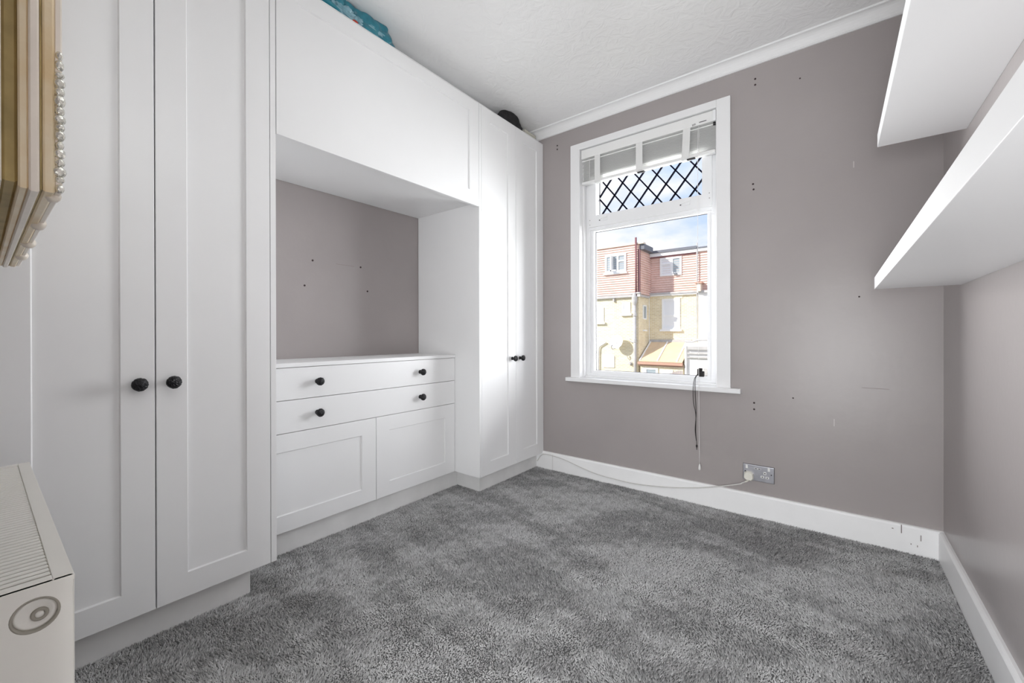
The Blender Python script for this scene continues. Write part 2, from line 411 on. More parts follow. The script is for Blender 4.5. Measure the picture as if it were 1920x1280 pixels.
box('pane', -1.3497, -.6034, GY - .002, GY + .002, .742, 1.727, PANE, win)
S0 = F0 - .014
sash = boxes('sash', [(-1.378, -1.3206, S0, F1 - .012, 1.752, 2.268), (-.627, -.572, S0, F1 - .012, 1.752, 2.268),
                      (-1.3206, -.627, S0, F1 - .012, 1.752, 1.829), (-1.3206, -.627, S0, F1 - .012, 2.083, 2.268)], UPVC, win)
box('pane', -1.3207, -.6269, GY - .002, GY + .002, 1.828, 2.084, PANE, sash)
boxes('gasket', [(-1.3208, -1.3188, GY - .004, GY + .004, 1.829, 2.083), (-.6288, -.6268, GY - .004, GY + .004, 1.829, 2.083),
                 (-1.3208, -.627, GY - .004, GY + .004, 1.8288, 1.8308), (-1.3208, -.627, GY - .004, GY + .004, 2.0806, 2.0832)], DARK, sash)
# leaded diamonds
gx0, gx1, gz0, gz1 = -1.3195, -.628, 1.8295, 2.0825
sl = .117 / .147
def lead(x_at, s):
    pts = []
    # x = x_at + s*sl*(z-2.0356)
    zl = sorted([gz0, gz1]); 
    za = (gx0 - x_at) / (s * sl) + 2.0356; zb = (gx1 - x_at) / (s * sl) + 2.0356
    lo, hi = max(gz0, min(za, zb)), min(gz1, max(za, zb))
    if hi - lo < .01: return
    p = Vector((x_at + s * sl * (lo - 2.0356), GY, lo)); q = Vector((x_at + s * sl * (hi - 2.0356), GY, hi))
    d = (q - p).normalized(); nrm = Vector((d.z, 0, -d.x)) * .0043
    bm = bmesh.new(); vs_ = []
    for yy in (-.0055, .0055):
        for e in (p + nrm, q + nrm, q - nrm, p - nrm):
            vs_.append(bm.verts.new((e.x, e.y + yy, e.z)))
    for f in [(0, 1, 2, 3), (4, 5, 6, 7), (0, 1, 5, 4), (1, 2, 6, 5), (2, 3, 7, 6), (3, 0, 4, 7)]: bm.faces.new([vs_[i] for i in f])
    from_bm('lead_strip', bm, LEAD, sash)
for k in range(-5, 12):
    lead(-1.2665 + .117 * k, 1); lead(-1.2665 + .117 * k, -1)
# latches on the fanlight's bottom rail
for x in (-1.262, -.722):
    h = box('latch', x - .030, x + .028, S0 - .007, S0, 1.782, 1.797, UPVC, sash, .002)
    tube('latch_lever', [(x - .022, S0 - .008, 1.792), (x, S0 - .016, 1.799), (x + .034, S0 - .014, 1.806)], .0042, UPVC, h)
    box('latch_pin', x - .030, x - .022, S0 - .0085, S0 - .006, 1.785, 1.791, DARK, h)
for x, z in [(-1.366, 1.80), (-1.366, 1.768), (-.586, 1.80), (-.586, 1.83)]:
    disc('screw_cap', (x, S0, z), (0, -1, 0), .004, PIPE_G, sash)

# ------------------------------------------------------------------ venetian blind, pulled up and tied
bl = tag(empty('venetian_blind', ((WX0 + WX1) / 2, D + .02, 2.05)), 'white slatted blind pulled up and tied across the top of the window', 'blind')
box('headrail', WX0 + .004, -.558, D + .000, D + .052, 2.224, 2.286, BLINDM, bl, .003)
br_ = box('end_bracket', -.5575, -.5395, D - .004, D + .050, 2.222, 2.286, UPVC, bl, .003)
for z in (2.214, 2.204): box('bracket_screw', -.556, -.545, D + .006, D + .02, z, z + .006, DARK, br_)
ns_ = 16
for k in range(ns_):
    z = 2.205 - (k + .5) * (2.205 - 2.066) / ns_
    bm = bmesh.new(); sec = []
    for j in range(6):
        w_ = (j / 5 - .5) * .025; cv = .0012 * (1 - (2 * (j / 5) - 1) ** 2); yy = w_; zz = cv + .06 * w_
        sec.append((yy, zz))
    A = []; B = []
    for q, th in ((A, 0), (B, .0011)):
        for xx in (WX0 + .006, -.546): q.append([bm.verts.new((xx, D + .024 + a, z + b + th)) for a, b in sec])
    for q in (A, B):
        for j in range(5): bm.faces.new((q[0][j], q[0][j + 1], q[1][j + 1], q[1][j]))
    for e in (0, 1):
        for j in range(5): bm.faces.new((A[e][j], A[e][j + 1], B[e][j + 1], B[e][j]))
    for j in (0, 5): bm.faces.new((A[0][j], A[1][j], B[1][j], B[0][j]))
    from_bm('slat', bm, BLINDM, bl)
box('top_slat', WX0 + .005, -.545, D + .010, D + .038, 2.206, 2.213, BLINDM, bl, .002)
box('bottom_rail', WX0 + .005, -.546, D + .006, D + .042, 2.046, 2.064, BLINDM, bl, .004)
for x0, x1, lean in ((-1.305, -1.264, 0.0), (-1.013, -.970, 0.0), (-.721, -.678, -.010)):
    bm = bmesh.new()
    prof = [(D + .003, 2.238), (D + .003, 2.050), (D + .010, 2.041), (D + .044, 2.043), (D + .046, 2.230), (D + .020, 2.240)]
    for (y0, z0), (y1, z1) in zip(prof, prof[1:] + prof[:1]):
        def lx(z): return lean * (2.238 - z) / .19
        q = [bm.verts.new(p) for p in ((x0 + lx(z0), y0, z0), (x1 + lx(z0), y0, z0), (x1 + lx(z1), y1, z1), (x0 + lx(z1), y1, z1))]
        bm.faces.new(q)
    bmesh.ops.remove_doubles(bm, verts=bm.verts[:], dist=1e-5)
    bmesh.ops.recalc_face_normals(bm, faces=bm.faces[:])
    bmesh.ops.solidify(bm, geom=bm.faces[:], thickness=.0018)
    from_bm('tie_tape', bm, TAPE, bl)
for x in (-.632, -1.345): tube('ladder_cord', [(x, D + .008, 2.215), (x, D + .008, 2.05)], .0012, CORD_WHITE, bl, 6, 2)
tube('roller_pin', [(-.668, D + .004, 2.232), (-.650, D + .004, 2.236)], .007, PIPE_G, bl, 10, 2)
box('rail_slot', -.630, -.590, D - .0004, D + .0016, 2.2365, 2.2405, DARK, bl)
box('rail_clip', -.700, -.655, D + .004, D + .02, 2.037, 2.043, DARK, bl)
box('rail_clip', -1.005, -.96, D + .004, D + .02, 2.034, 2.040, DARK, bl)

# cords hanging from the blind
wc = tag(empty('blind_cord', (-.630, D - .025, .226)), 'thin white pull cord with a small acorn hanging below the window', 'cord')
tube('cord', [(-.632, D - .004, 2.215), (-.630, D - .028, 2.10), (-.626, D - .046, 1.5), (-.621, D - .050, .70), (-.618, D - .046, .245)], .0013, CORD_WHITE, wc, 6, 4)
bm = bmesh.new(); lathe(bm, (-.618, D - .046, .250), (0, 0, -1), [(0, .002), (.006, .004), (.018, .0065), (.030, .0068), (.036, .004), (.038, 0)], 12)
from_bm('acorn', bm, PLASTIC, wc, True)
bc = tag(empty('tie_cord', (-.64, D - .045, .34)), 'black looped cord hanging from a dark clip at the window pane corner', 'cord')
bm = bmesh.new()
add_box(bm, -.652, -.640, D + .036, D + .050, .752, .790, .004); add_box(bm, -.645, -.612, D + .034, D + .050, .744, .778, .006); add_box(bm, -.645, -.622, D + .036, D + .046, .778, .795, .004)
from_bm('clip', bm, CORD_BLACK, bc)
tube('cord', [(-.648, D + .036, .762), (-.650, D - .030, .735), (-.652, D - .050, .68), (-.650, D - .050, .60), (-.640, D - .040, .53), (-.643, D - .030, .43), (-.640, D - .026, .375)], .0017, CORD_BLACK, bc, 6, 5)
tube('cord', [(-.646, D + .036, .758), (-.645, D - .030, .735), (-.641, D - .050, .66), (-.637, D - .048, .58), (-.639, D - .038, .52), (-.646, D - .030, .44), (-.6405, D - .026, .375)], .0017, CORD_BLACK, bc, 6, 5)
tube('cord', [(-.640, D - .026, .38), (-.639, D - .024, .345)], .0014, CORD_BLACK, bc, 6, 3)
bm = bmesh.new(); lathe(bm, (-.639, D - .024, .352), (0, 0, -1), [(0, .0015), (.004, .0048), (.012, .0045), (.018, .002), (.03, .0016)], 8)
from_bm('knot', bm, CORD_BLACK, bc)

# ------------------------------------------------------------------ fitted furniture
def knob(parent, x, y, z, r=.0205):
    """hammered black knob on a door or drawer that faces +x"""
    bm = bmesh.new()
    lathe(bm, (x, y, z), (1, 0, 0), [(0, r * .62), (.004, r * .60), (.007, r * .36), (.016, r * .38), (.020, r * .80), (.025, r * .98), (.031, r), (.036, r * .86), (.040, r * .50), (.0415, 0)], 22)
    bmesh.ops.subdivide_edges(bm, edges=bm.edges[:], cuts=1, use_grid_fill=True)
    for v in bm.verts:
        d = v.co - Vector((x + .03, y, z))
        if v.co.x > x + .019:
            j = .0007 * math.sin(v.co.y * 900 + 1.3) * math.sin(v.co.z * 1000) + .0006 * math.sin(v.co.x * 1100 + v.co.z * 700)
            v.co += d.normalized() * j
    return from_bm('knob', bm, BLACK, parent, True)

def shaker(name, x, y0, y1, z0, z1, parent, st=.081, rt=.078, rb=.081, th=.019, rec=.0065, m=CAB):
    """framed door facing +x; the panel is a child"""
    bm = bmesh.new(); c = .0012; ch = .003
    def ring(ya, yb, za, zb, xx): return [bm.verts.new((xx, a, b)) for a, b in ((ya, za), (yb, za), (yb, zb), (ya, zb))]
    R = [ring(y0, y1, z0, z1, x - th), ring(y0, y1, z0, z1, x - c), ring(y0 + c, y1 - c, z0 + c, z1 - c, x),
         ring(y0 + st, y1 - st, z0 + rb, z1 - rt, x), ring(y0 + st + ch, y1 - st - ch, z0 + rb + ch, z1 - rt - ch, x - rec)]
    for a, b in zip(R, R[1:]):
        for k in range(4): bm.faces.new((a[k], a[(k + 1) % 4], b[(k + 1) % 4], b[k]))
    o = from_bm(name, bm, m, parent)
    box('door_panel', x - rec - .006, x - rec, y0 + st - .004, y1 - st + .004, z0 + rb - .004, z1 - rt + .004, m, o)
    return o

ZT, ZB = 2.418, .1148
# tall wardrobe by the radiator
w1 = tag(empty('wardrobe', (-2.0, .36, 0)), 'tall white two-door wardrobe beside the radiator, nearest the camera', 'wardrobe')
box('side_panel', XN + .004, XF, .6945, .7145, ZB, ZT, CABIN, w1, .0008)
box('side_panel', XN + .004, XF - .02, -.04, -.022, ZB, ZT, CABIN, w1)
box('top_panel', XN + .004, XF, -.04, .6945, ZT - .002, ZT + .001, CABIN, w1)
box('bottom_panel', XN + .004, XF - .02, -.022, .6945, ZB, ZB + .018, CABIN, w1)
box('back_panel', XN + .004, XN + .012, -.022, .6945, ZB, ZT - .002, CABIN, w1)
box('plinth', XF - .071, XF - .053, -.04, .6395, 0, ZB, PLINTH, w1)
box('plinth', XN + .01, XF - .071, .6215, .6395, 0, ZB, PLINTH, w1)
d1 = shaker('door', XF, .0055, .3473, ZB, ZT - .003, w1)
d2 = shaker('door', XF, .3507, .6923, ZB, ZT - .003, w1)
knob(d1, XF, .306, .8425); knob(d2, XF, .390, .8425)

# bridging cupboard
br = tag(empty('overhead_cupboard', (-2.0, 1.3, 1.783)), 'white overhead cupboard bridging the alcove above the drawers', 'cupboard')
box('bottom_panel', XN + .004, XF - .0195, .7155, 1.888, 1.809, 1.827, CABIN, br)
box('top_panel', XN + .004, XF, .7155, 1.888, ZT - .002, ZT + .001, CABIN, br)
box('back_panel', XN + .004, XN + .010, .7155, 1.888, 1.827, ZT - .002, CABIN, br)
shaker('lift_up_door', XF, .7175, 1.8865, 1.783, ZT - .003, br, .080, .073, .083)

# tall wardrobe by the window
w2 = tag(empty('wardrobe', (-2.0, 2.24, 0)), 'tall white two-door wardrobe in the corner next to the window', 'wardrobe')
box('side_panel', XN + .004, XF, 1.889, 1.908, ZB, ZT, CABIN, w2, .0008)
box('side_panel', XN + .004, XF - .02, 2.579, 2.597, ZB, ZT, CABIN, w2)
box('top_panel', XN + .004, XF, 1.908, 2.597, ZT - .002, ZT + .001, CABIN, w2)
box('bottom_panel', XN + .004, XF - .02, 1.908, 2.579, ZB, ZB + .018, CABIN, w2)
box('plinth', XF - .071, XF - .053, 1.945, D - .018, 0, ZB, PLINTH, w2)
box('plinth', XN + .01, XF - .071, 1.945, 1.963, 0, ZB, PLINTH, w2)
d1 = shaker('door', XF, 1.9105, 2.2592, ZB, ZT - .003, w2, .083)
d2 = shaker('door', XF, 2.2622, 2.5965, ZB, ZT - .003, w2, .083)
knob(d1, XF, 2.2165, .8365, .019); knob(d2, XF, 2.3025, .8365, .019)

# drawer and cupboard unit in the alcove
dr = tag(empty('drawer_unit', (-2.1, 1.3, 0)), 'low white unit with two wide drawers over two doors in the alcove', 'drawer unit')
Z1, Z2, Z3 = .8477, .7019, .5552
box('worktop', XN + .002, XD + .006, .7155, 1.888, .8500, .8690, CABIN, dr, .0015)
box('carcass', XN + .004, XD - .020, .7155, 1.888, ZB, .8500, CABIN, dr)
box('plinth', XD - .056, XD - .038, .7155, 1.944, 0, ZB, PLINTH, dr)
for za, zb in ((Z2 + .0015, Z1), (Z3 + .0015, Z2 - .0015)):
    q = box('drawer_front', XD - .019, XD, .7165, 1.8865, za, zb, CAB, dr, .001)
    for y in (.987, 1.605): knob(q, XD, y, (za + zb) / 2 + .002, .019)
shaker('door', XD, .7165, 1.3047, ZB, Z3 - .0015, dr, .082, .080, .076)
shaker('door', XD, 1.3077, 1.8865, ZB, Z3 - .0015, dr, .082, .080, .076)

# ------------------------------------------------------------------ wall shelves
def wall_shelf(name, x0, y1, z0, z1, label):
    s = tag(empty(name, (XR, 1.2, z0)), label, 'shelf', 'thick white wall shelves')
    box('board', x0, XR, .30, y1, z0, z1, SHELF, s, .0012)
    for y in (.8, 1.6): tube('support_rod', [(XR + .004, y, (z0 + z1) / 2), (XR - .05, y, (z0 + z1) / 2)], .006, STEEL, s, 8, 1)
wall_shelf('wall_shelf', .1321, 2.1927, 1.7354, 1.7862, 'upper thick white floating shelf on the right wall')
wall_shelf('wall_shelf', .1274, 2.2703, 1.1798, 1.2285, 'lower thick white floating shelf on the right wall')

# ------------------------------------------------------------------ socket, plug, cable
so = tag(empty('wall_socket', (-.3295, D, .199)), 'brushed steel double wall socket with white switches above the skirting', 'socket')
so_y = D - .0075
box('face_plate', -.4025, -.2565, so_y, D, .1985, .2835, STEEL, so, .002)
boxes('gasket', [(-.4037, -.2553, so_y + .0055, D, .1973, .2847)], DARK, so)
for x in (-.3895, -.2855): box('switch', x, x + .0105, so_y - .0035, so_y + .001, .2615, .2795, PLASTIC, so, .001)
for x in (-.3475, -.3315): 
    u_ = box('usb_port', x, x + .0145, so_y - .0008, so_y + .001, .2625, .2700, PLASTIC, so)
    box('slot', x + .002, x + .0125, so_y - .0012, so_y, .2645, .2683, DARK, u_)
def pinhole(x, z, w, h):
    q = box('pin_hole', x - w, x + w, so_y - .0008, so_y + .001, z - h, z + h, PLASTIC, so, .0007)
    box('slot', x - w * .4, x + w * .4, so_y - .0012, so_y, z - h * .4, z + h * .4, DARK, q)
pinhole(-.2985, .2475, .0062, .0075); pinhole(-.3105, .2265, .0078, .0055); pinhole(-.2875, .2255, .0078, .0055)
disc('screw', (-.2690, so_y, .2445), (0, -1, 0), .0032, DARK, so); disc('screw', (-.3915, so_y, .2445), (0, -1, 0), .0032, DARK, so)
pl = tag(empty('plug', (-.372, so_y, .20)), 'cream three-pin plug pushed into the left side of the socket', 'plug')
hexa = [(-.3955, .212), (-.385, .2015), (-.3585, .2005), (-.350, .212), (-.352, .2365), (-.362, .247), (-.383, .2475), (-.3945, .238)]
bm = bmesh.new()
A = [bm.verts.new((x, so_y - .0005, z)) for x, z in hexa]; B = [bm.verts.new((x, so_y - .020, z)) for x, z in hexa]
cxp, czp = -.3725, .224
C = [bm.verts.new((cxp + (x - cxp) * .84, so_y - .028, czp + (z - czp) * .84)) for x, z in hexa]
for P_, Q_ in ((A, B), (B, C)):
    for k in range(8): bm.faces.new((P_[k], P_[(k + 1) % 8], Q_[(k + 1) % 8], Q_[k]))
bm.faces.new(A); bm.faces.new(C)
from_bm('plug_body', bm, PLUG, pl)
tube('cable_grip', [(-.3735, so_y - .012, .202), (-.380, so_y - .012, .194), (-.390, so_y - .012, .187)], .0042, PLUG, pl, 8, 3)
yc = D - .0235
tag(tube('power_cable', [(-.388, so_y - .012, .188), (-.405, D - .020, .178), (-.4219, yc, .1683), (-.516, yc, .1356), (-.6591, yc, .0945), (-.8455, yc, .0593), (-1.0148, yc, .0421), (-1.15, yc, .0425), (-1.2762, yc, .0490), (-1.40, yc, .071), (-1.5266, yc, .0989), (-1.62, yc, .110), (-1.69, yc, .112), (-1.73, D - .026, .098), (-1.765, D - .027, .05)], .0032, FLEX, None, 8, 5),
    'thin white power cable drooping along the skirting from the socket', 'cable')

# ------------------------------------------------------------------ radiator beside the camera
ra = tag(empty('radiator', (-1.13, .01, .09)), 'cream panel radiator with a slotted top grille at the left edge', 'radiator')
RX0, RX1, RY0, RY1, RZ0, RZ1 = -1.50, -.748, -.045, .073, .11, .6965
box('front_panel', RX0, RX1 - .003, RY1 - .007, RY1, RZ0, RZ1 - .0065, RAD, ra, .002, 3)
box('back_panel', RX0, RX1 - .003, RY0, RY0 + .007, RZ0, RZ1 - .003, RAD, ra, .003)
# side cover with a round opening
bm = bmesh.new(); oc = Vector((RX1, .0405, .6625)); orad = .0195; n = 32
for sx, inner in ((RX1, True), (RX1 - .0015, False)):
    pass
ring_i = [bm.verts.new((RX1, oc.y + orad * math.cos(2 * math.pi * k / n), oc.z + orad * 1.02 * math.sin(2 * math.pi * k / n))) for k in range(n)]
outer = []
for k in range(n):
    a = 2 * math.pi * k / n; cy_, sz_ = math.cos(a), math.sin(a)
    ty = ((RY1 - .002 - oc.y) / cy_) if cy_ > 1e-6 else (((RY0 - oc.y) / cy_) if cy_ < -1e-6 else 9)
    tz = ((RZ1 - oc.z) / sz_) if sz_ > 1e-6 else (((RZ0 - oc.z) / sz_) if sz_ < -1e-6 else 9)
    t = min(ty, tz); outer.append([a, oc.y + cy_ * t, oc.z + sz_ * t])
for ya, za in ((RY1 - .002, RZ1), (RY0, RZ1), (RY0, RZ0), (RY1 - .002, RZ0)):
    j = min(range(n), key=lambda i: (outer[i][1] - ya) ** 2 + (outer[i][2] - za) ** 2); outer[j][1:] = [ya, za]
ring_o = [bm.verts.new((RX1, o_[1], o_[2])) for o_ in outer]
for k in range(n): bm.faces.new((ring_i[k], ring_i[(k + 1) % n], ring_o[(k + 1) % n], ring_o[k]))
back_i = [bm.verts.new((RX1 - .006, v.co.y, v.co.z)) for v in ring_i]; back_o = [bm.verts.new((RX1 - .006, v.co.y, v.co.z)) for v in ring_o]
for k in range(n):
    bm.faces.new((ring_i[k], ring_i[(k + 1) % n], back_i[(k + 1) % n], back_i[k])); bm.faces.new((ring_o[k], ring_o[(k + 1) % n], back_o[(k + 1) % n], back_o[k]))
sc_ = from_bm('side_cover', bm, RAD, ra)
bm = bmesh.new(); lathe(bm, (RX1 - .001, oc.y, oc.z), (1, 0, 0), [(-.004, .0205), (.001, .0205), (.0014, .0195), (.001, .0180), (-.004, .0178)], 32)
from_bm('hole_rim', bm, RADIN, sc_, True)
bm = bmesh.new(); lathe(bm, (RX1 - .014, oc.y, oc.z), (1, 0, 0), [(0, .0192), (.0085, .0190), (.0105, .0165), (.0112, .0150), (.0100, .0140), (.0100, 0)], 32)
from_bm('vent_plug', bm, RAD, ra, True)
bm = bmesh.new(); lathe(bm, (RX1 - .005, oc.y + .0035, oc.z - .0015), (1, 0, 0), [(0, .0078), (.0030, .0074), (.0038, .0060), (.0034, .0044), (.0012, .0040)], 28)
from_bm('plug_collar', bm, RADIN, ra, True)
bm = bmesh.new(); lathe(bm, (RX1 - .005, oc.y + .0035, oc.z - .0015), (1, 0, 0), [(0, .0040), (.0026, .0038), (.0026, 0)], 20)
from_bm('plug_pin', bm, RAD, ra, True)
# top grille: frame bars and separate cross bars
boxes('grille_frame', [(RX0, RX1 - .001, RY1 - .018, RY1, RZ1 - .006, RZ1), (RX0, RX1 - .001, RY0, RY0 + .012, RZ1 - .006, RZ1),
                       (RX1 - .022, RX1 - .001, RY0 + .012, RY1 - .018, RZ1 - .006, RZ1), (RX0, RX0 + .020, RY0 + .012, RY1 - .018, RZ1 - .006, RZ1)], RAD, ra, .0008)
base = None; x = RX0 + .0275
while x < RX1 - .026:
    if base is None:
        base = box('grille_bar', x - .0042, x + .0042, RY0 + .012, RY1 - .018, RZ1 - .004, RZ1 - .0005, RAD, ra, .0012, 1); bx_ = x
    else:
        c = base.copy(); COL.objects.link(c); c.location.x = x - bx_
    x += .0128
box('convector_fins', RX0 + .03, RX1 - .03, RY0 + .03, RY1 - .03, RZ0 + .03, RZ1 - .05, RADIN, ra)
tube('pipe', [(RX1 - .03, .01, RZ0 + .03), (RX1 - .03, .01, .0)], .008, RAD, ra, 10, 2)
tube('pipe', [(RX0 + .03, .01, RZ0 + .03), (RX0 + .03, .01, .0)], .008, RAD, ra, 10, 2)
for x in (-1.35, -.9): box('wall_bracket', x - .015, x + .015, YN, RY0 + .002, .2, .6, RAD, ra)

# ------------------------------------------------------------------ gilt framed mirror above the radiator
mi = tag(empty('framed_mirror', (-1.18, YN, 1.16)), 'gilt moulded mirror frame with silvered beads, hung above the radiator', 'mirror')
MX0, MX1, MZ0, MZ1 = -1.62, -.745, 1.165, 2.20
# moulding profile: (y, inset from the outer edge), one member per rib
RIBS = [('back_moulding', -.068, .0165, .004, GOLD_P), ('dark_cove', .0165, .0285, .0075, GOLD_D), ('ochre_rib', .0285, .0365, .001, GOLD),
        ('pale_rib', .0365, .0450, -.0015, GOLD_P), ('fillet', .0450, .0475, .0025, GOLD_D), ('front_ogee', .0475, .0575, .001, GOLD)]
def frame_ring(name, y0, y1, ins, width, m, round_=True):
    bm = bmesh.new(); R = []
    k_ = 5 if round_ else 2
    prof = [(y0, ins + .002), (y0 + (y1 - y0) * .2, ins), (y0 + (y1 - y0) * .8, ins), (y1, ins + .002), (y1, width), (y0, width)]
    for y, i in prof:
        R.append([bm.verts.new(p) for p in ((MX0 + i, y, MZ0 + i), (MX1 - i, y, MZ0 + i), (MX1 - i, y, MZ1 - i), (MX0 + i, y, MZ1 - i))])
    for a, b in zip(R, R[1:] + R[:1]):
        for k in range(4): bm.faces.new((a[k], a[(k + 1) % 4], b[(k + 1) % 4], b[k]))
    return from_bm(name, bm, m, mi)
for nm, y0, y1, ins, m in RIBS: frame_ring(nm, y0, y1, ins, .07, m)
frame_ring('face_moulding', .0570, .0640, .0035, .062, GOLD_P)
box('mirror_glass', MX0 + .06, MX1 - .06, .050, .054, MZ0 + .06, MZ1 - .06, MIRROR, mi)
# beads along the front edge, right side and bottom
random.seed(3)
def bead(p, r, m=SILVERED):
    bm = bmesh.new(); bmesh.ops.create_icosphere(bm, subdivisions=2, radius=r)
    sx, sy, sz = random.uniform(.8, 1.1), random.uniform(.8, 1.1), random.uniform(.9, 1.5)
    for v in bm.verts: v.co = Vector((v.co.x * sx, v.co.y * sy, v.co.z * sz)) + Vector(p)
    from_bm('bead', bm, m, mi, True)
z = MZ0 + .008
while z < 1.345:
    bead((MX1 - .004, .0615, z), random.uniform(.0042, .0058)); z += random.uniform(.0085, .0125)
for x, r in ((-.775, .007), (-.79, .006), (-.98, .011), (-.995, .009), (-1.2, .010), (-1.4, .010)):
    bead((x, .058, MZ0 + .004), r, GOLD_P)

# ------------------------------------------------------------------ things on top of the cupboards
def blob(name, cx, cy, cz, sx, sy, sz, m, parent, seed, amp=.12, freq=3.0, floor_z=None, roof_z=None, sub=4, box_=1.0):
    r = random.Random(seed); ph = [r.uniform(0, 6.28) for _ in range(6)]
    bm = bmesh.new(); bmesh.ops.create_icosphere(bm, subdivisions=sub, radius=1)
    for v in bm.verts:
        d = v.co.normalized()
        w = amp * (math.sin(freq * d.x * 2 + ph[0]) * math.sin(freq * d.y * 1.7 + ph[1]) + .6 * math.sin(freq * 2.3 * d.z + ph[2] + freq * d.y) + .45 * abs(math.sin(freq * 2.6 * (d.y + .6 * d.x) + ph[3])))
        k = 1 + w
        d = Vector([math.copysign(abs(c_) ** box_, c_) for c_ in d])
        v.co = Vector((cx + d.x * sx * k, cy + d.y * sy * k, cz + d.z * sz * k))
        if floor_z is not None: v.co.z = max(v.co.z, floor_z)
        if roof_z is not None: v.co.z = min(v.co.z, roof_z)
    return from_bm(name, bm, m, parent, True)
TOPZ = ZT + .001
bg_ = tag(empty('plastic_bag', (-1.80, 1.05, TOPZ)), 'crumpled teal plastic bag stuffed on top of the overhead cupboard', 'bag')
blob('bag_body', -1.795, .86, 2.467, .066, .20, .052, TEAL, bg_, 1, .14, 4.6, TOPZ, ZTOP - .002, 5, .7)
blob('bag_fold', -1.785, 1.135, 2.455, .056, .150, .062, TEAL, bg_, 5, .13, 4.0, TOPZ, ZTOP - .002, 5, .8)
blob('bag_knot', -1.745, 1.010, 2.446, .020, .060, .028, TEAL_P, bg_, 9, .24, 5.2, TOPZ, None, 5)
blob('bag_knot', -1.742, 1.085, 2.438, .017, .036, .022, TEAL_P, bg_, 12, .24, 4.8, TOPZ, None, 5)
blob('bag_crease', -1.742, 1.165, 2.452, .014, .060, .010, TEAL_P, bg_, 15, .2, 3.0, TOPZ, None, 4)
blob('red_print', -1.731, 1.062, 2.4255, .006, .014, .0075, REDP, bg_, 14, .05, 2.0, TOPZ, None, 3)
kb = tag(empty('holdall', (-1.80, 2.27, TOPZ)), 'dark charcoal soft bag on top of the wardrobe near the window', 'bag')
blob('bag_body', -1.785, 2.255, 2.460, .056, .105, .066, CHAR, kb, 21, .05, 2.2, TOPZ, ZTOP - .002, 5, .85)
blob('bag_flap', -1.740, 2.300, 2.440, .014, .050, .026, CHAR, kb, 23, .14, 3.4, TOPZ)
cbx = tag(empty('card_box', (-1.79, 2.47, TOPZ)), 'small beige box lying on top of the wardrobe beside the dark bag', 'box')
box('box_body', -1.86, -1.738, 2.385, 2.515, TOPZ, TOPZ + .022, CARD, cbx, .001)
box('lid', -1.863, -1.735, 2.382, 2.518, TOPZ + .022, TOPZ + .034, CARD, cbx, .001)

# ------------------------------------------------------------------ outside: the backs of the houses opposite
Y1, Y2 = 20.0, 21.5
ground = struct(box('ground', -40, 40, D + .35, 60, -3.2, -3.0, EARTH))

def courses(name, x0, x1, y, z0, z1, parent, rowh=.115, face='y', m=TILE):
    """hanging tiles: each course tips out over the one below; face 'y' looks to -y, 'x' looks to +x (then x0,x1 are y)"""
    bm = bmesh.new(); z = z0
    while z < z1 - 1e-4:
        zt = min(z + rowh, z1)
        if face == 'y': q = [(x0, y - .055, z), (x1, y - .055, z), (x1, y - .008, zt), (x0, y - .008, zt)]; l = [(x0, y, z), (x1, y, z)]
        else: q = [(y + .055, x0, z), (y + .055, x1, z), (y + .008, x1, zt), (y + .008, x0, zt)]; l = [(y, x0, z), (y, x1, z)]
        vq = [bm.verts.new(p) for p in q]; bm.faces.new(vq); vl = [bm.verts.new(p) for p in l]
        bm.faces.new((vl[0], vl[1], vq[1], vq[0])); z = zt
    o = from_bm(name, bm, m, parent); o['kind'] = 'stuff'
    return o

def ext_window(parent, x0, x1, z0, z1, y, bars_v=(), bars_h=(), glass=EXT_GLASS, t=.06, sill=True, sash=None):
    f = boxes('window_frame', [(x0, x0 + t, y - .05, y + .02, z0, z1), (x1 - t, x1, y - .05, y + .02, z0, z1), (x0 + t, x1 - t, y - .05, y + .02, z0, z0 + t), (x0 + t, x1 - t, y - .05, y + .02, z1 - t, z1)]
              + [(b - t / 2, b + t / 2, y - .045, y + .02, z0 + t, z1 - t) for b in bars_v] + [(a, b, y - .045, y + .02, h - t / 2, h + t / 2) for a, b, h in bars_h], EXT_WHITE, parent)
    box('pane', x0 + .01, x1 - .01, y - .022, y - .012, z0 + .01, z1 - .01, glass, f)
    if sill: box('sill', x0 - .08, x1 + .08, y - .14, y + .02, z0 - .10, z0, EXT_WHITE, f)
    return f

ha = tag(empty('brick_house', (-9.5, 20.8, -3)), 'yellow brick house block projecting at the left with red tiled upper storey', 'house')
box('brick_wall', -8.915, -7.655, Y1, Y2 - .03, -3, 2.90, BRICK_Y, ha)
box('brick_wall', -16, -8.915, Y1, Y2 - .03, -3, 2.90, BRICK_P, ha)
courses('hanging_tiles', -16, -7.60, Y1, 3.03, 5.48, ha)
courses('side_tiles', Y1, Y2 - .03, -7.60, 3.03, 5.30, ha, face='x')
box('upper_wall', -16, -7.61, Y1 + .01, Y2 - .03, 2.90, 5.46, TILE, ha)
box('corner_board', -7.66, -7.565, Y1 - .06, Y1 + .03, 3.02, 5.2, PIPE_R, ha)
box('coping', -16, -7.37, Y1 - .10, Y1 + .25, 5.46, 5.53, STONE, ha)
box('roof_edge', -7.62, -7.37, Y1 + .02, Y2 - .25, 5.20, 5.46, SLATE, ha)
box('gutter', -16, -7.52, Y1 - .16, Y1 - .02, 2.87, 3.00, PIPE_G, ha)
box('side_gutter', -7.655, -7.53, Y1 - .02, Y2 - .22, 2.88, 2.98, PIPE_G, ha)
box('downpipe_shoe', -8.96, -8.88, Y1 - .12, Y1, 2.70, 2.90, PIPE_G, ha)
ext_window(ha, -8.47, -8.06, 2.06, 2.64, Y1, glass=EXT_BLIND)
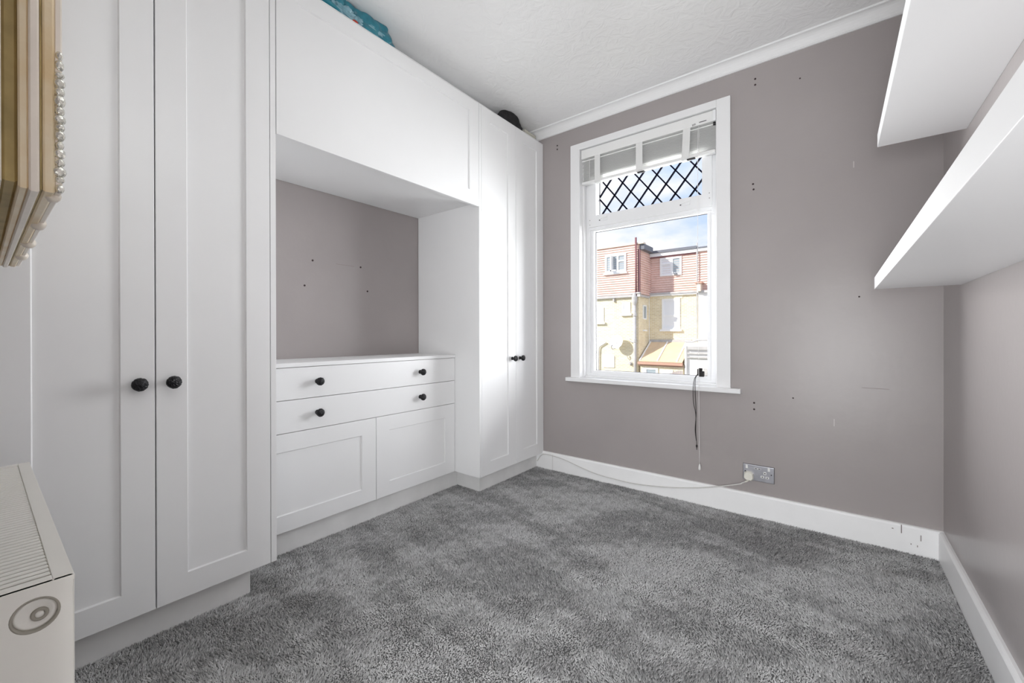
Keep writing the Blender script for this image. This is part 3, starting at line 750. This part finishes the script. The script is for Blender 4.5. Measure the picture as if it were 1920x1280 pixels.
ext_window(ha, -10.4, -9.49, 1.66, 2.43, Y1, glass=EXT_BLIND)
box('white_panel', -9.54, -8.92, Y1 - .05, Y1 + .01, -.68, -.08, EXT_WHITE, ha)
# small window on the return wall
f = boxes('window_frame', [(-7.66, -7.61, 20.55, 20.60, 1.78, 2.50), (-7.66, -7.61, 20.95, 21.0, 1.78, 2.50), (-7.66, -7.61, 20.60, 20.95, 1.78, 1.84), (-7.66, -7.61, 20.60, 20.95, 2.44, 2.50)], EXT_WHITE, ha)
box('pane', -7.655, -7.635, 20.58, 20.97, 1.80, 2.48, EXT_GLASS, f)
box('ledge', -7.66, -7.58, 20.55, 21.0, 1.18, 1.25, EXT_WHITE, ha)
# casement window in the tiles, one light standing open
wf = boxes('dormer_frame', [(-9.40, -9.30, Y1 - .09, Y1 + .02, 4.15, 5.10), (-8.35, -8.26, Y1 - .09, Y1 + .02, 4.15, 5.10), (-9.30, -8.35, Y1 - .09, Y1 + .02, 4.15, 4.27), (-9.30, -8.35, Y1 - .09, Y1 + .02, 5.00, 5.10),
                       (-9.03, -8.95, Y1 - .09, Y1 + .02, 4.27, 5.0), (-8.76, -8.66, Y1 - .09, Y1 + .02, 4.27, 5.0), (-8.66, -8.35, Y1 - .09, Y1 + .02, 4.70, 4.78)], EXT_WHITE, ha)
box('pane', -9.31, -8.34, Y1 - .05, Y1 - .04, 4.26, 5.01, EXT_GLASS, wf)
box('open_casement', -9.02, -8.70, Y1 - .34, Y1 - .30, 4.22, 4.28, EXT_WHITE, wf)
box('casement_stile', -9.00, -8.94, Y1 - .34, Y1 - .10, 4.22, 5.02, EXT_WHITE, wf)
box('sill', -9.46, -8.20, Y1 - .16, Y1 + .02, 4.08, 4.15, EXT_WHITE, wf)

def bx(v): return v * 21.5 / 22.0
def bz(v): return (v - H) * 21.5 / 22.0 + H
hb = tag(empty('brick_house', (-6.4, 24, -3)), 'yellow brick house set back in the middle with a tall white sash window', 'house')
XL, XC = -7.655, bx(-5.40)
box('brick_wall', XL, XC, Y2, Y2 + 6, -3, bz(3.02), BRICK_Y, hb)
box('upper_wall', XL + .04, XC, Y2 + .01, Y2 + 6, bz(3.02), bz(5.2), TILE, hb)
courses('hanging_tiles', XL, XC, Y2, bz(3.14), bz(5.08), hb)
box('eaves_board', XL, XC, Y2 - .14, Y2 + .01, bz(3.02), bz(3.13), EXT_WHITE, hb)
box('gutter', XL, XC, Y2 - .20, Y2 - .02, bz(3.10), bz(3.19), PIPE_G, hb)
box('fascia', XL + .05, XC, Y2 - .16, Y2 + .02, bz(5.10), bz(5.27), EXT_WHITE, hb)
box('roof_edge', XL, XC, Y2 - .22, Y2 + 3, bz(5.27), bz(5.40), SLATE, hb)
box('soffit', XL + .05, XC, Y2 - .10, Y2, bz(5.04), bz(5.10), PIPE_R, hb)
f = ext_window(hb, bx(-7.16), bx(-6.24), bz(1.28), bz(2.86), Y2, bars_h=[(bx(-7.1), bx(-6.3), bz(1.98))], glass=EXT_BLIND, t=.09)
lin = box('lintel', bx(-7.28), bx(-6.12), Y2 - .03, Y2 + .02, bz(2.86), bz(3.01), BRICK_P, hb)
x0, x1, z0, z1, y = bx(-7.24), bx(-6.15), bz(4.05), bz(5.0), Y2
wf = boxes('dormer_frame', [(x0, x0 + .09, y - .09, y + .02, z0, z1), (x1 - .09, x1, y - .09, y + .02, z0, z1), (x0 + .09, x1 - .09, y - .09, y + .02, z0, z0 + .09), (x0 + .09, x1 - .09, y - .09, y + .02, z1 - .09, z1),
                       (bx(-6.70), bx(-6.58), y - .09, y + .02, z0 + .09, z1 - .09), (x0 + .09, bx(-6.70), y - .09, y + .02, bz(4.64), bz(4.72))], EXT_WHITE, hb)
box('pane', x0 + .05, bx(-6.66), y - .05, y - .04, z0 + .05, z1 - .05, EXT_BLIND, wf)
box('pane', bx(-6.64), x1 - .05, y - .05, y - .04, z0 + .05, z1 - .05, EXT_GLASS, wf)
box('stay', bx(-6.52), bx(-6.36), y - .2, y - .1, bz(4.08), bz(4.14), SLATE, wf)

hc = tag(empty('rendered_house', (-2, 24, -3)), 'white rendered house at the right edge of the window view', 'house')
box('rendered_wall', bx(-5.36), 6, Y2 - .12, Y2 + 6, -3, bz(3.06), RENDER, hc)
box('upper_wall', XC + .002, 6, Y2 + .01, Y2 + 6, bz(3.06), bz(5.2), TILE, hc)
courses('hanging_tiles', XC + .002, 6, Y2, bz(3.17), bz(5.12), hc)
box('gutter', XC, 6, Y2 - .26, Y2 - .02, bz(3.06), bz(3.17), PIPE_G, hc)
box('fascia', XC + .002, 6, Y2 - .14, Y2 + .02, bz(5.12), bz(5.27), EXT_WHITE, hc)
box('roof_edge', XC + .002, 6, Y2 - .18, Y2 + 3, bz(5.27), bz(5.33), SLATE, hc)
for k in range(3): ext_window(hc, -4.0 + 2.6 * k, -3.0 + 2.6 * k, 1.3, 2.8, Y2 - .12, bars_h=[(-3.95 + 2.6 * k, -3.05 + 2.6 * k, 2.0)], glass=EXT_BLIND, t=.09)
pc = tag(empty('party_wall_stub', (bx(-5.25), Y2 - .4, bz(3.1))), 'small stone capped parapet stub where the brick and white houses meet', 'parapet')
box('stub', bx(-5.33), bx(-5.17), Y2 - .42, Y2 - .02, bz(3.12), bz(3.50), STONE, pc)
box('cap', bx(-5.42), bx(-5.10), Y2 - .48, Y2 - .02, bz(3.50), bz(3.57), RUST, pc)
sp_ = tag(tube('soil_pipe', [(bx(-5.40), Y2 - .16, -3), (bx(-5.40), Y2 - .16, 1.0), (bx(-5.40), Y2 - .16, 3.4), (bx(-5.40), Y2 - .16, bz(5.55))], .028, PIPE_G, None, 10, 1), 'thin dark pipe running up between the brick and white houses', 'pipe')

# soil stack on the projecting block
st_ = tag(empty('soil_stack', (-7.78, 19.85, -3)), 'thick grey soil pipe with a thin maroon vent pipe above it', 'pipe')
tube('stack', [(-7.78, Y1 - .15, -3), (-7.78, Y1 - .15, 0), (-7.80, Y1 - .15, 2.5)], .075, PIPE_G, st_, 14, 1)
tube('vent', [(-7.72, Y1 - .15, 2.9), (-7.73, Y1 - .15, 5.78)], .048, PIPE_R, st_, 10, 1)
bm = bmesh.new(); lathe(bm, (-7.80, Y1 - .15, 2.45), (0, 0, 1), [(0, .08), (.2, .13), (.40, .14), (.42, .12), (.6, .09)], 14)
from_bm('hopper', bm, PIPE_G, st_)
tube('branch', [(-7.98, Y1 - .15, 3.02), (-7.78, Y1 - .15, 3.05), (-7.5, Y1 - .15, 3.04)], .05, PIPE_G, st_, 10, 3)
for z in (.62, 1.9): 
    bm = bmesh.new(); lathe(bm, (-7.785, Y1 - .15, z), (0, 0, 1), [(0, .075), (.02, .095), (.16, .095), (.18, .075)], 14); from_bm('collar', bm, PIPE_G, st_)
tube('side_branch', [(-7.80, Y1 - .12, .62), (-8.0, Y1 - .08, .68), (-8.15, Y1 - .02, .78)], .055, PIPE_G, st_, 10, 3)
tube('side_branch', [(-7.80, Y1 - .12, -.22), (-7.88, Y1 - .08, -.10), (-7.93, Y1 - .02, -.06)], .04, PIPE_G, st_, 8, 3)
vt = tag(empty('boiler_flue', (-8.06, Y1, -.4)), 'small dark flue outlet on the brick wall beside the soil pipe', 'flue')
bm = bmesh.new(); lathe(bm, (-8.06, Y1, -.42), (0, -1, 0), [(0, .10), (.05, .10), (.05, .06), (.16, .06), (.16, .03)], 14); from_bm('outlet', bm, PIPE_G, vt)

# satellite dish
sd = tag(empty('satellite_dish', (-8.63, 19.6, .2)), 'round white satellite dish on the sunlit brick wall', 'satellite dish')
bm = bmesh.new(); lathe(bm, (-8.63, Y1 - .42, .66), (-.12, -1, .22), [(-.06, 0), (-.055, .15), (-.03, .26), (0, .345), (.008, .35), (.004, .34), (-.02, .255), (-.045, .14), (-.05, 0)], 36)
from_bm('dish', bm, EXT_WHITE, sd, True)
tube('bracket', [(-8.63, Y1 - .40, .60), (-8.60, Y1 - .2, .45), (-8.60, Y1, .42)], .03, PIPE_G, sd, 8, 3)
tube('feed_arm', [(-8.63, Y1 - .45, .34), (-8.70, Y1 - .75, .30), (-8.72, Y1 - .86, .46)], .018, PIPE_G, sd, 8, 3)
bm = bmesh.new(); lathe(bm, (-8.72, Y1 - .86, .44), (.15, .55, .35), [(0, .02), (.02, .04), (.10, .04), (.12, .02)], 12); from_bm('receiver', bm, PIPE_G, sd)
tag(tube('waste_pipe', [(-9.34, Y1 - .08, .61), (-9.52, Y1 - .08, .50), (-9.70, Y1 - .08, .38), (-9.75, Y1 - .08, .15), (-9.76, Y1 - .08, -.6), (-9.76, Y1 - .08, -3)], .035, PIPE_G, None, 8, 4), 'bent grey waste pipe on the brick wall left of the satellite dish', 'pipe')

# lean-to with tan roof
lt = tag(empty('lean_to', (-6.6, 20.8, -3)), 'lean-to extension with a tan felt roof and pale ribs below the sash window', 'extension')
box('wall', -7.60, -5.55, Y1 + .02, Y2 - .02, -3, -.42, BRICK_P, lt)
def slope(name, x0, x1, m, lift, parent, th=.04, y0=Y1 - .12, z0=-.30, z1=.62):
    bm = bmesh.new(); zz = lambda y: z0 + (z1 - z0) * (y - y0) / (Y2 - .02 - y0)
    pts = [(x, y, zz(y) + l) for l in (lift, lift + th) for y in (y0, Y2 - .02) for x in (x0, x1)]
    v = [bm.verts.new(p) for p in pts]
    for f in [(0, 2, 3, 1), (4, 5, 7, 6), (0, 1, 5, 4), (2, 6, 7, 3), (0, 4, 6, 2), (1, 3, 7, 5)]: bm.faces.new([v[i] for i in f])
    return from_bm(name, bm, m, parent)
ro = slope('roof', -7.60, -5.55, COPPER, 0, lt)
for x in (-7.56, -6.70, -5.80): slope('rib', x - .03, x + .03, EXT_WHITE, .04, ro, .04)
box('flashing', -7.62, -5.55, Y2 - .08, Y2, .62, .76, PIPE_G, lt)
box('gutter', -7.62, -5.52, Y1 - .24, Y1 - .10, -.43, -.31, RUST, lt)
box('fascia', -7.60, -5.55, Y1 - .10, Y1 + .02, -.50, -.31, RUST, lt)
f = boxes('window_frame', [(-7.42, -7.25, Y1 - .04, Y1 + .03, -1.9, -.60), (-6.80, -6.70, Y1 - .04, Y1 + .03, -1.9, -.60), (-7.25, -6.80, Y1 - .04, Y1 + .03, -.68, -.60)], EXT_WHITE, lt)
box('pane', -7.26, -6.79, Y1 - .01, Y1 + .025, -1.9, -.67, EXT_GLASS, f)
box('door', -6.56, -6.0, Y1 - .03, Y1 + .03, -2.9, -.66, EXT_WHITE, lt)
fe = tag(empty('garden_fence', (-5.9, 19.7, -3)), 'grey timber fence post tops below the lean-to', 'fence')
for k in range(9): box('fence_board', -6.22 + k * .085, -6.15 + k * .085, Y1 - .35, Y1 - .31, -3, -.85 + .10 * min(k, 6) * .35, FENCE, fe)
# white extension with pipes at the right
le = tag(empty('white_extension', (-4.8, 20.5, -3)), 'low white extension with stacked grey pipes at the bottom right of the view', 'extension')
box('wall', -5.48, -2.5, Y1 + .06, Y2 - .12, -3, .46, RENDER, le)
box('roof_slab', -5.48, -2.5, Y1 - .05, Y2 - .12, .46, .62, EXT_WHITE, le)
for z0, z1, yo in ((.32, .47, .10), (.12, .19, .06), (-.06, .00, .06)): box('pipe_run', -5.34, -2.6, Y1 - yo, Y1 + .06, z0, z1, PIPE_G, le)
tube('roof_pipe', [(-5.5, Y1 + .1, .70), (-5.2, Y1 + .1, .68), (-4.9, Y1 + .1, .76), (-4.4, Y1 + .1, .77)], .05, PIPE_G, le, 8, 4)
tube('downpipe', [(-5.42, Y1 - .05, .5), (-5.42, Y1 - .05, -3)], .05, EXT_WHITE, le, 8, 1)
box('vent_grille', -4.68, -4.2, Y1 + .02, Y1 + .07, -.9, -.52, PIPE_G, le)
